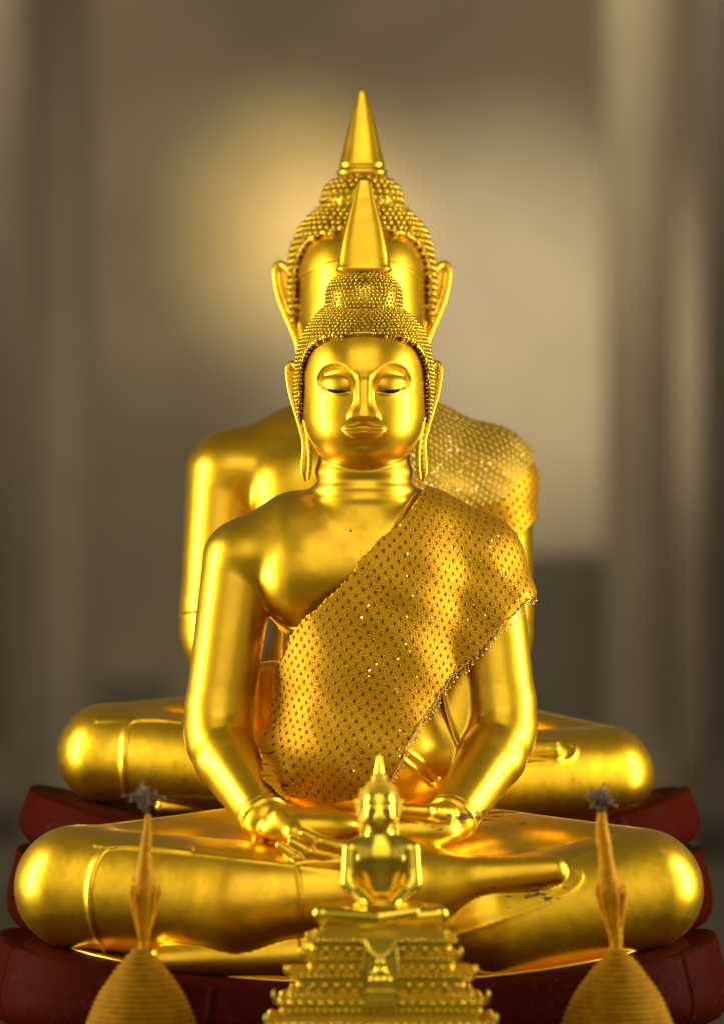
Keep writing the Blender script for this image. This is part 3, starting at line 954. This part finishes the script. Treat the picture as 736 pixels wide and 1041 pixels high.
# ============================================================ REAR STATUE
DR = 350.0
fr = (D + DR * S) / D
rear_root = empty('seated_buddha_statue', Vector(W(367, 985, 0)), 'golden seated Buddha behind, only forehead, shoulders and knees showing past the front one', 'statue')
def place_rear(o_root):
    """the rear figure is modelled at the front plane and stands enlarged further back"""
    cz = (1041 - PYC) * S; cx = 1 * S
    loc = np.array(W(367, 830, 0))
    o_root.scale = (fr, fr, fr)
    o_root.location = (cx + (loc[0] - cx) * fr, DR * S, cz + (loc[2] - cz) * fr)
rear_root.location = W(367, 830, 0)
b2, full2, torso2, arms2 = figure(J2, 'body', rear_root, M_GOLD_R, (-325, 312, -165, 145, 200, 828), 1.1, 2.6)
hair(HR, rear_root, 3.4, M_HAIR, 0)
spire(HR, rear_root, [(20, 180), (25, 177.5), (25.5, 174), (22.5, 171.5), (21.5, 169.5), (23, 168), (22.5, 166), (20.5, 160), (17.8, 148), (15.2, 136), (12.2, 124), (9.2, 112), (6.2, 102), (4, 95), (3, 91.5), (1.2, 89.5)], M_GOLD_R, .75, 2.5)
def shell2(P):
    d = smin(torso2(P), arms2(P), 34)
    w = 1.4 * vnoise(P, 50, 11) + .8 * np.sin((P[:, 0] * .5 + P[:, 2]) * .16)
    return d - 5.5 - w
s2, _ = cloth_shell('sash', shell2, [(420, 396), (470, 390), (570, 420), (570, 500), (550, 522), (527, 547), (505, 600), (440, 640), (380, 640), (400, 520)], 40, (45, 205, -90, 55, 395, 640), 2.2, M_SASH, rear_root, -.3)
def shell3(P): return shell2(P) - 3.2 - .9 * vnoise(P, 28, 21)
s3, _ = cloth_shell('folded_lace', shell3, [(420, 396), (470, 390), (545, 440), (541, 470), (530, 484), (520, 500), (498, 514), (470, 520), (440, 512), (400, 520)], 40, (45, 205, -95, 55, 505, 640), 2.2, M_LACE, s2, .35, label='pale silvery folded end of the sash')
place_rear(rear_root)

# ============================================================ PEDESTALS
def pedestal(name, rows, cx, a, b, top_z, label, dep, npet, mid_rise, zbot=None, body_rows=(), phase=0.0):
    """rows: petal rows, each (z of rim at the middle, end rise, height, outset)"""
    root = empty(name, ((cx - 367) * S, dep * S, 0), label, 'pedestal')
    def plan(t, out):
        n = 2.7; c, s_ = math.cos(t), math.sin(t)
        x = (a + out) * math.copysign(abs(c) ** (2/n), c); y = (b + out) * math.copysign(abs(s_) ** (2/n), s_)
        return x + cx - 367, y + dep
    def rise(x, er): return er * ((x - (cx - 367)) / a) ** 2 if er else 0
    for (z0, er, h, out) in rows:
        h0 = h
        prof = [(-60, -6), (-26, -4), (-6, -.6), (-.5, 0), (.3, -.6), (1.6, -.06*h), (6.5, -.3*h), (11, -.55*h), (12, -.7*h), (10, -.84*h), (4, -.94*h), (-6, -h), (-20, -h*1.02), (-30, -h*.9)]
        # equal arc lengths
        T = np.linspace(0, 2*math.pi, 1441); XY = np.array([plan(t, out) for t in T])
        L = np.concatenate([[0], np.cumsum(np.hypot(*np.diff(XY, axis=0).T))]); tot = L[-1]
        for p in range(npet):
            V, F = [], []; n = 28
            for i in range(n + 1):
                q = i / n; l = ((p + phase + .0015 + .997 * q) / npet * tot) % tot
                t = np.interp(l, L, T)
                edge = 1 - (abs(2*q - 1)) ** 10
                bul = 2.0 * (1 - (2*q-1) ** 2) - 1.2 * (abs(2*q-1)) ** 24
                for (o_, dz) in prof:
                    x, y = plan(t, out + o_ + bul * (1 if o_ > -20 else 0))
                    tip = 1.5 * math.sin(math.pi * q)
                    if zbot is not None: dz = dz * ((z0 + rise(x, er) - zbot) / h0 / 1.03 if dz < -7 else 1)
                    zz = z0 + dz + rise(x, er) + (tip if dz > -4 else 0) - 1.5 * (1 - edge) * (1 if dz > -.5*h else -1)
                    V.append((x, y, zz))
            m = len(prof)
            for i in range(n):
                for j in range(m):
                    j2 = (j + 1) % m
                    F.append((i*m+j, (i+1)*m+j, (i+1)*m+j2, i*m+j2))
            F.append(tuple(range(m))[::-1]); F.append(tuple(n*m+j for j in range(m)))
            mesh_obj('lotus_petal', V, F, M_RED, root)
    # core: the solid inside, up to the seat surface
    V, F = [], []; n = 160
    levels = body_rows
    for (z, out, er) in levels:
        for i in range(n):
            x, y = plan(2*math.pi*i/n, out); V.append((x, y, z + rise(x, er)))
    for j in range(len(levels) - 1):
        for i in range(n):
            p, q = j*n+i, j*n+(i+1) % n
            F.append((p, q, q+n, p+n))
    # closing the top with concentric rings so that the seat can dish
    base = (len(levels)-1)*n; z, out, er = levels[-1]
    prev = base
    for k in (.75, .5, .25, .02):
        s0 = len(V)
        for i in range(n):
            x, y = plan(2*math.pi*i/n, out); x = (x-(cx-367))*k+cx-367; y = (y-dep)*k+dep
            V.append((x, y, z + rise(x, er)))
        for i in range(n):
            p, q = prev+i, prev+(i+1) % n; r, t_ = s0+(i+1) % n, s0+i
            F.append((p, q, r, t_))
        prev = s0
    F.append(tuple(prev+i for i in range(n)))
    F.append(tuple(reversed(range(n))))
    mesh_obj('core', V, F, M_RED, root)
    return root

pedestal('lotus_pedestal', [(54, 38, 62, 4)], 363, 356, 205, 0,
    'dark red lacquer lotus pedestal under the front Buddha, its petal ends curling up', -8, 8, 0,
    zbot=6, phase=.42,
    body_rows=[(4.6, -8, 0), (8, -14, 0), (50, -12, 30), (56.5, -22, 34)])
# rear pedestal, in true size further back
def back(px, py):
    cz = 1041 - PYC; x = 1 + (px - 367 - 1) * fr; z = cz + (1041 - py - cz) * fr
    return x, z
xl, zt = back(22, 830); xr, _ = back(708, 830)
pedestal('lotus_pedestal', [(back(0, 852)[1], 56, 58, 0), (back(0, 885)[1], 24, 84, 14)], (xl+xr)/2+367, (xr-xl)/2-12, 200, 0,
    'dark red lacquer lotus pedestal of the rear Buddha, half hidden behind the front knees', DR, 8, 0, phase=.2,
    body_rows=[(4.6, 20, 0), (60, 18, 0), (back(0, 950)[1], -6, 0), (back(0, 846)[1], -14, 40), (back(0, 840)[1], -30, 44)])

# ============================================================ MINIATURE STATUE
mini_dep = -330.0
fm = (D + mini_dep * S) / D
mini = empty('miniature_buddha_statue', W(385, 1120, 0), 'tiny polished gold Buddha on a tiered golden throne in front of the big hands', 'statue')
HM = dict(x=385.0, y=822.0, s=.30, d=0.0, cap=(67, 79, 82), hair_w=(60, 64), bun=(94, 26, 26), flare=-1)
JM = dict(bend=7.0, legtop=1041-890, handbox=(-20, 60, 100, 150, 0), cx=18.0, k=8, det=0, head=HM, ridge_y=20, ka=1.5,
    torso=[
        ('e', V3(387, 872, 3), (28, 20, 28)),
        ('e', V3(387, 902, 4), (22, 14, 22)),
        ('c', V3(362, 862, 5), V3(412, 862, 5), 8, 8),
        ('c', V3(364, 861, 5), V3(386, 853, 5), 8, 9),
        ('c', V3(410, 861, 5), V3(386, 853, 5), 8, 9),
    ],
    arms=[
        (V3(357.5, 864, 3), V3(354.5, 898, -2), V3(374, 915, -22), 9.3, 7.6, 5.5),
        (V3(417.5, 864, 3), V3(420.5, 898, -2), V3(401, 915, -22), 9.3, 7.6, 5.5),
    ],
    hands=[('e', V3(387, 917, -27), (17, 8, 4), 0)],
    legs=[
        ('c', V3(328, 929, -5), V3(386, 931, -24), 9.5, 9, 2),
        ('c', V3(386, 931, -24), V3(420, 925, -26), 8.5, 5.5, 2),
        ('c', V3(328, 929, -5), V3(372, 924, 18), 9.5, 9, 2),
        ('c', V3(446, 929, -5), V3(402, 924, 18), 9.5, 9, 2),
        ('c', V3(446, 930, -5), V3(380, 934, -19), 9.5, 8.5, .6),
        ('e', V3(387, 930, 3), (50, 24, 8), 3),
    ], ridges=[])
full3 = make_sdf(JM)[0]
Vv, Qq, Nn = polygonise(full3, axis(-52, 92, .3, .6, -4, 40), axis(-42, 32, .3, .6, -28, 5), axis(98, 250, .3, .6, 196, 243), 2)
mesh_obj('body', Vv, Qq, M_MINI, mini, normals=Nn)
eyes(HM, mini)
hair(HM, mini, 2.6, M_MINI2, 0)
spire(HM, mini, [(9, 797), (8.5, 794), (7, 791), (5.8, 788), (4.8, 782), (3.4, 776), (2.2, 770), (.8, 765)], M_MINI, 1)
def slab(y0, y1, hw, hd, bev=1.5):
    return box((20, 4, 1041 - (y0+y1)/2), (hw, hd, (y1-y0)/2), bev)
throne = [slab(938, 944, 58, 32, 2), slab(944, 950, 62, 36, 1), slab(950, 956, 74, 42, 2), slab(956, 968, 64, 33, 1), slab(968, 974, 77, 44, 2),
          slab(974, 985, 68, 37, 1), slab(985, 992, 92, 50, 2.5), slab(992, 1004, 78, 42, 1), slab(1004, 1010, 90, 52, 2),
          slab(1010, 1027, 97, 51, 2), slab(1027, 1033, 98, 56, 1), slab(1033, 1046, 112, 62, 3), slab(1046, 1120, 106, 60, 3)]
Vt, Ft = join(throne)
th = mesh_obj('tiered_throne', Vt, Ft, M_MINI2, mini, smooth=False)
# lotus beads and leaf ornaments along each tier
C, R = [], []
for (y, hw, hd, sp, r) in ((953, 74, 42, 6, 2.6), (962, 66, 36, 11, 5.2), (971, 77, 44, 6, 2.4), (980, 69, 39, 10, 4.6), (988, 92, 50, 7, 2.8), (998, 80, 44, 12, 5.4), (1007, 90, 52, 6, 2.6), (1015, 99, 54, 10, 4.8), (1023, 98, 53, 7, 3.4), (1036, 112, 62, 9, 4.4), (1050, 108, 61, 7, 3)):
    z = 1041 - y
    for x in np.arange(-hw, hw + .1, sp):
        C.append((20 + x, 4 - hd, z)); R.append(r * random.uniform(.85, 1.1))
    for yy in np.arange(-hd, hd, sp):
        for sg in (-1, 1):
            C.append((20 + sg*hw, 4 + yy, z)); R.append(r * random.uniform(.85, 1.1))
Vs, Fs = spheres(C, R, 1)
mesh_obj('petal_moulding', Vs, Fs, M_MINI2, th)
# corner leaves, upturned
for (y, hw, hd) in ((950, 62, 36), (968, 77, 44), (985, 92, 50), (1010, 104, 58), (1033, 112, 62)):
    for sg in (-1, 1):
        x0 = 20 + sg*hw; z = 1041 - y
        mesh_obj('corner_leaf', *tube([(x0, 4-hd, z-4), (x0+sg*2, 4-hd-1, z+1), (x0+sg*3.2, 4-hd-2, z+6), (x0+sg*2.4, 4-hd-2, z+10)], [3, 2.6, 1.7, .4], 8), M_MINI2, th)
# niche panel with a tiny seated figure
nic = [box((19, -46, 1041-982), (18.5, 4, 33), 1.5), tube([(2, -52, 1041-952), (8, -53, 1041-962), (19, -54, 1041-970), (30, -53, 1041-962), (36, -52, 1041-952)], 2.4, 8),
       tube([(3, -51, 28), (2, -52, 60), (5, -52, 84)], 2.2, 8), tube([(35, -51, 28), (36, -52, 60), (33, -52, 84)], 2.2, 8), box((19, -52, 35), (15, 5, 4), 1), box((19, -53, 27), (17, 6, 4), 1)]
Vn, Fn = join(nic); ni = mesh_obj('niche_panel', Vn, Fn, M_MINI2, th, smooth=False)
C = [(19, -54, 68), (19, -54, 74), (19, -54, 59), (12, -55, 50), (26, -55, 50), (19, -56, 50), (12.5, -55, 57), (25.5, -55, 57)]
R = [5, 2.2, 7, 5, 5, 6, 3, 3]
Vf, Ff = spheres(C, R, 2); mesh_obj('niche_figure', Vf, Ff, M_MINI, ni)
cz = (1041 - PYC) * S
mini.scale = (fm, fm, fm)
lz = mini.location.z
mini.location = (S + (mini.location.x - S) * fm, mini_dep * S, cz + (lz - cz) * fm)
ALTAR_Z = mini.location.z

# ============================================================ RIBBED BUD OFFERINGS
def wax_mat(name, col, rough=.45):
    k = NT(name); o = k.obj(); n = k.noise(o, 60, 4); n2 = k.noise(o, 9, 3)
    c = k.mix(k.g(n, .35, .7), col, (col[0]*.7, col[1]*.6, col[2]*.6))
    c = k.mix(k.math('MULTIPLY', k.g(n2, .4, .7), .5), c, (col[0]*.75, col[1]*.68, col[2]*.7))
    k.l(c, k.b.inputs['Base Color']); k.b.inputs['Roughness'].default_value = rough
    k.b.inputs['IOR'].default_value = 1.2; k.b.inputs['Specular IOR Level'].default_value = .3; k.b.inputs['Subsurface Weight'].default_value = .15
    k.b.inputs['Subsurface Radius'].default_value = (.01, .005, .001)
    k.l(k.bump(n, .4, .001), k.b.inputs['Normal'])
    return k.m
M_WAX = wax_mat('yellow_thread', (.36, .185, .003), .65)
M_SPIRE = wax_mat('amber_wax', (.70, .34, .006), .35)
kt = NT('foil'); kt.b.inputs['Base Color'].default_value = (.15, .115, .07, 1); kt.b.inputs['Metallic'].default_value = .25; kt.b.inputs['Roughness'].default_value = .4
M_FOIL = kt.m
ALT = ALTAR_Z / S
def bud(cx, neck_y, hw_bottom, spts, tuft, dep, label, tx, seed):
    r = random.Random(seed)
    f = (D + dep * S) / D
    def T(x, y, dz=0):     # picture point to px at this depth
        return (1 + (x - 368) * f, dep + dz, (1041-PYC) + (PYC - y) * f)
    root = empty('bud_offering', (T(cx, 0)[0]*S, dep*S, ALTAR_Z), label, 'offering', 'ribbed yellow offerings either side of the tiny statue')
    zt = T(0, neck_y)[2]; zb = ALT
    prof = []
    shape = [(0, 8), (4, 11), (12, 19), (25, 29), (45, 43), (62, 51), (78, 57), (100, 59.5), (118, 56), (132, 46), (142, 33), (146, 30)]
    k = hw_bottom / 57.0
    pts = spline([(a, b) for a, b in shape], 8)
    ys = np.array([p[0] for p in pts]); rs = np.array([p[1] for p in pts])
    pitch = 5.2
    for y in np.arange(0, 142, pitch / 7):
        rr = np.interp(y, ys, rs) * k
        prof.append(((rr + 2.1 * abs(math.sin(math.pi * y / pitch)) - 1.2) * f, zt - y * f))
    V, F = lathe(prof[::-1], (T(cx, 0)[0], dep), 72)
    bo = mesh_obj('ribbed_bud', V, F, M_WAX, root)
    zc = prof[-1][1]
    foot = [(34*f, zc + 2), (30*f, zc - 6), (22*f, zc - 12), (18*f, (zc+zb)/2), (24*f, zb + 10), (44*f, zb + 4), (46*f, zb)]
    V, F = lathe(foot[::-1], (T(cx, 0)[0], dep), 48)
    mesh_obj('stand', V, F, M_SPIRE, root)
    # the spire: lumpy stem and folded leaves round a knop
    pl = spline([(a, b, c) for a, b, c in spts], 8)
    P = [T(a + r.uniform(-.3, .3), b) for a, b, c in pl]; rad = [max(.8, c + r.uniform(-.5, .5)) * f for a, b, c in pl]
    parts = [tube(P, rad, 14)]
    kn = max(range(len(spts)), key=lambda i: spts[i][2]); kx, ky, kr = spts[kn]
    nx, ny, nr = spts[0]
    for i in range(9):
        a = 2*math.pi*i/9 + r.uniform(-.2, .2)
        q = []
        for t, g in ((0, .35), (.35, .75), (.7, 1.1), (1, 1.25), (1.15, 1.05)):
            yy = ny + (ky - ny) * t; xx = nx + (kx - nx) * t
            p = T(xx, yy); rr = (nr + (kr - nr) * t) * g * f
            q.append((p[0] + rr*math.cos(a), p[1] + rr*math.sin(a), p[2]))
        parts.append(tube(q, [1.6*f, 2.2*f, 2.4*f, 2.2*f, .8*f], 7))
    for i in range(7):
        a = r.uniform(0, 6.28); t = r.uniform(-.25, .5); yy = ky - 14 * t * 2; p = T(kx + (1.5 if i % 2 else -1.5), yy); rr = kr * .75 * f
        e = spheres([(p[0] + rr*math.cos(a), p[1] + rr*math.sin(a), p[2])], [r.uniform(2.6, 4.2) * f], 2)
        parts.append((e[0].tolist(), [tuple(int(j) for j in t_) for t_ in e[1]]))
    V, F = join(parts); mesh_obj('spire', V, F, M_SPIRE, root)
    # crumpled tuft
    parts = []; tx_, ty_, ts = tuft
    for i in range(26):
        a, b = r.uniform(0, 6.28), r.uniform(-.5, 1.5); L = ts * r.uniform(.5, 1.25); c0 = T(spts[-1][0], spts[-1][1]); c1 = T(tx_, ty_)
        d = Vector((math.cos(a)*math.cos(b), math.sin(a)*math.cos(b), math.sin(b)))
        p0 = Vector(c0); p1 = Vector(c1) + d * L * .45 * f; p2 = Vector(c1) + (d + Vector((r.uniform(-.5, .5), r.uniform(-.5, .5), r.uniform(-.6, .3)))) * L * .8 * f
        parts.append(tube([p0, p0.lerp(p1, .6), p1, p2], [.9*f, .7*f, 1.0*f, 1.5*f * r.uniform(.5, 1.2)], 6))
    for i in range(46):
        d = Vector((r.gauss(0, .5), r.gauss(0, .4), r.gauss(0, .42))) * ts * .9
        c = Vector(T(tx_, ty_)) + d * f
        e = spheres([tuple(c)], [r.uniform(1.2, 2.6) * f], 1); parts.append((e[0].tolist(), [tuple(int(j) for j in t_) for t_ in e[1]]))
    V, F = join(parts); mesh_obj('foil_tuft', V, F, M_FOIL, root)
    return root
bud(144, 964, 56, [(146, 966, 4.5), (147, 950, 5.5), (148, 930, 9), (148, 908, 12), (147, 892, 9.5), (148, 870, 6.5), (150, 850, 5), (151, 828, 2.5)], (146, 810, 17), -300,
    'ribbed yellow bud-shaped offering on the left, its thin spire upright with flattened pale tuft', -1, 5)
bud(627, 965, 57, [(626, 966, 6), (625, 948, 7.5), (622, 925, 11), (620, 908, 13), (617, 890, 10), (615, 868, 7.5), (612, 848, 7), (611, 826, 4)], (609, 812, 15), -300,
    'ribbed yellow bud-shaped offering on the right, its thicker spire leaning left under a dark tuft', 1, 9)

# ============================================================ ALTAR, FLOOR, HALL
def stone_mat(name, c1, c2, rough=.6, sc=1.2):
    k = NT(name); o = k.obj(); n = k.noise(o, sc, 4); n2 = k.noise(o, sc*9, 4)
    c = k.mix(k.g(n, .3, .7), c1, c2); c = k.mix(k.math('MULTIPLY', k.g(n2, .45, .7), .3), c, tuple(x*.7 for x in c1))
    k.l(c, k.b.inputs['Base Color']); k.b.inputs['Roughness'].default_value = rough
    k.l(k.bump(n2, .3, .01), k.b.inputs['Normal']); return k.m
def struct(name, V, F, mat, s=1.0, smooth=False):
    o = mesh_obj(name, V, F, mat, None, smooth=smooth, s=s); o['kind'] = 'structure'; return o
M_ALT = stone_mat('altar_cloth', (.10, .008, .005), (.06, .005, .003), .6, 5)
az = ALTAR_Z
zt = 4 * S
altar = empty('altar', (0, .1, az - .8), 'dark red stepped altar carrying the statues and the offerings', 'altar')
x0, x1 = -.95, 343 * S
mesh_obj('plinth', *box(((x0+x1)/2, (1.5 - .464)/2, (zt + az - .8)/2), ((x1-x0)/2, (1.5 + .464)/2, (zt - (az - .8))/2), .003), M_ALT, altar, smooth=False, s=1.0)
kp = NT('pale_edging'); kp.b.inputs['Base Color'].default_value = (.42, .27, .17, 1); kp.b.inputs['Roughness'].default_value = .35
mesh_obj('edging', *box(((x0+x1)/2, -.466, zt + .001), ((x1-x0)/2, .003, .0022)), kp.m, altar, smooth=False, s=1.0)
mesh_obj('offering_table', *box((0, -.74, az - .403), (1.0, .268, .40), .006), M_ALT, altar, smooth=False, s=1.0)
mesh_obj('table_top', *box((0, -.74, az - .0015), (1.01, .268, .0015)), M_ALT, altar, smooth=False, s=1.0)

M_WALL = stone_mat('aged_plaster', (.42, .36, .26), (.26, .22, .16), .8, .35)
M_COLN = stone_mat('pale_plaster', (.50, .43, .29), (.36, .30, .20), .7, .5)
M_DARK = stone_mat('dark_timber', (.15, .13, .10), (.21, .18, .14), .6, .8)
M_FLOOR = stone_mat('hall_floor', (.12, .10, .08), (.08, .07, .055), .35, .6)
FZ = az - .8
struct('floor', [(-20, -14, FZ), (20, -14, FZ), (20, 34, FZ), (-20, 34, FZ)], [(0, 1, 2, 3)], M_FLOOR)
V, F = box((0, 32.2, FZ + 6), (20, .2, 6)); struct('hall_wall', V, F, M_WALL)
def column(px, half, dist, mat, label, h=11.5):
    f = (D + dist) / D
    x = (px - 368) * S * f; r = half * S * f
    root = empty('column', (x, dist, FZ), label, 'column')
    V, F = lathe([(r*1.35, FZ), (r*1.35, FZ+.3), (r*1.15, FZ+.45), (r*1.02, FZ+.6), (r, FZ+.8), (r*.94, FZ+h)], (x, dist), 64)
    mesh_obj('shaft', V, F, mat, root, s=1.0)
column(66, 34, 15, M_COLN, 'blurred pale round column at the left of the hall')
column(-26, 44, 20, M_DARK, 'dark blurred column cut by the left edge')
column(650, 36, 21, M_WALL, 'blurred tan round column right of the statues')
column(748, 34, 18, M_DARK, 'dark blurred column cut by the right edge')
# dark cabinets low behind the statues, and two doorways
def cabinet(px, half, top_py, dist, label, cat='cabinet'):
    f = (D + dist) / D
    x = (px - 368) * S * f; w = half * S * f; zt = (1041-PYC)*S + (PYC - top_py) * S * f
    root = empty('cabinet', (x, dist, FZ), label, cat)
    mesh_obj('carcass', *box((x, dist, (zt+FZ)/2), (w, .4, (zt-FZ)/2), .05), M_DARK, root, smooth=False, s=1.0)
    for sg in (-1, 1):
        mesh_obj('door', *box((x + sg*w*.5, dist-.42, (zt+FZ)/2), (w*.45, .02, (zt-FZ)/2*.92), .008), M_DARK, root, smooth=False, s=1.0)
cabinet(135, 34, 680, 26, 'dark blurred cabinet behind the left shoulders')
cabinet(600, 80, 560, 27, 'dark blurred cabinet behind the right shoulders')

# soft pools of light on the far wall
bgf = (D + 32.0) / D
def bgp(px, py, y=32.0):
    f = (D + y) / D
    return ((px - 368) * S * f, y, (1041-PYC)*S + (PYC - py) * S * f)
spot('wall_lamp', (1.5, 24, 5.5), bgp(505, 345), 39, 3000, (1, .85, .60), 1, .5)
spot('wall_lamp', (-.6, 26, 6.0), bgp(306, 232), 20, 4600, (1, .72, .22), 1, .9)
spot('wall_lamp', (-2.4, 24, 5.8), bgp(190, 250), 30, 400, (1, .9, .62), 1, .4)
spot('wall_lamp', (-1.5, 6, 6.0), bgp(66, 400, 15), 30, 420, (1, .92, .75), 1, .5)
area('background_fill', (0, 20, 10), (0, 26, 0), 8, 8, 700, (1, .84, .56))  # unseen overhead fill added to brighten the background
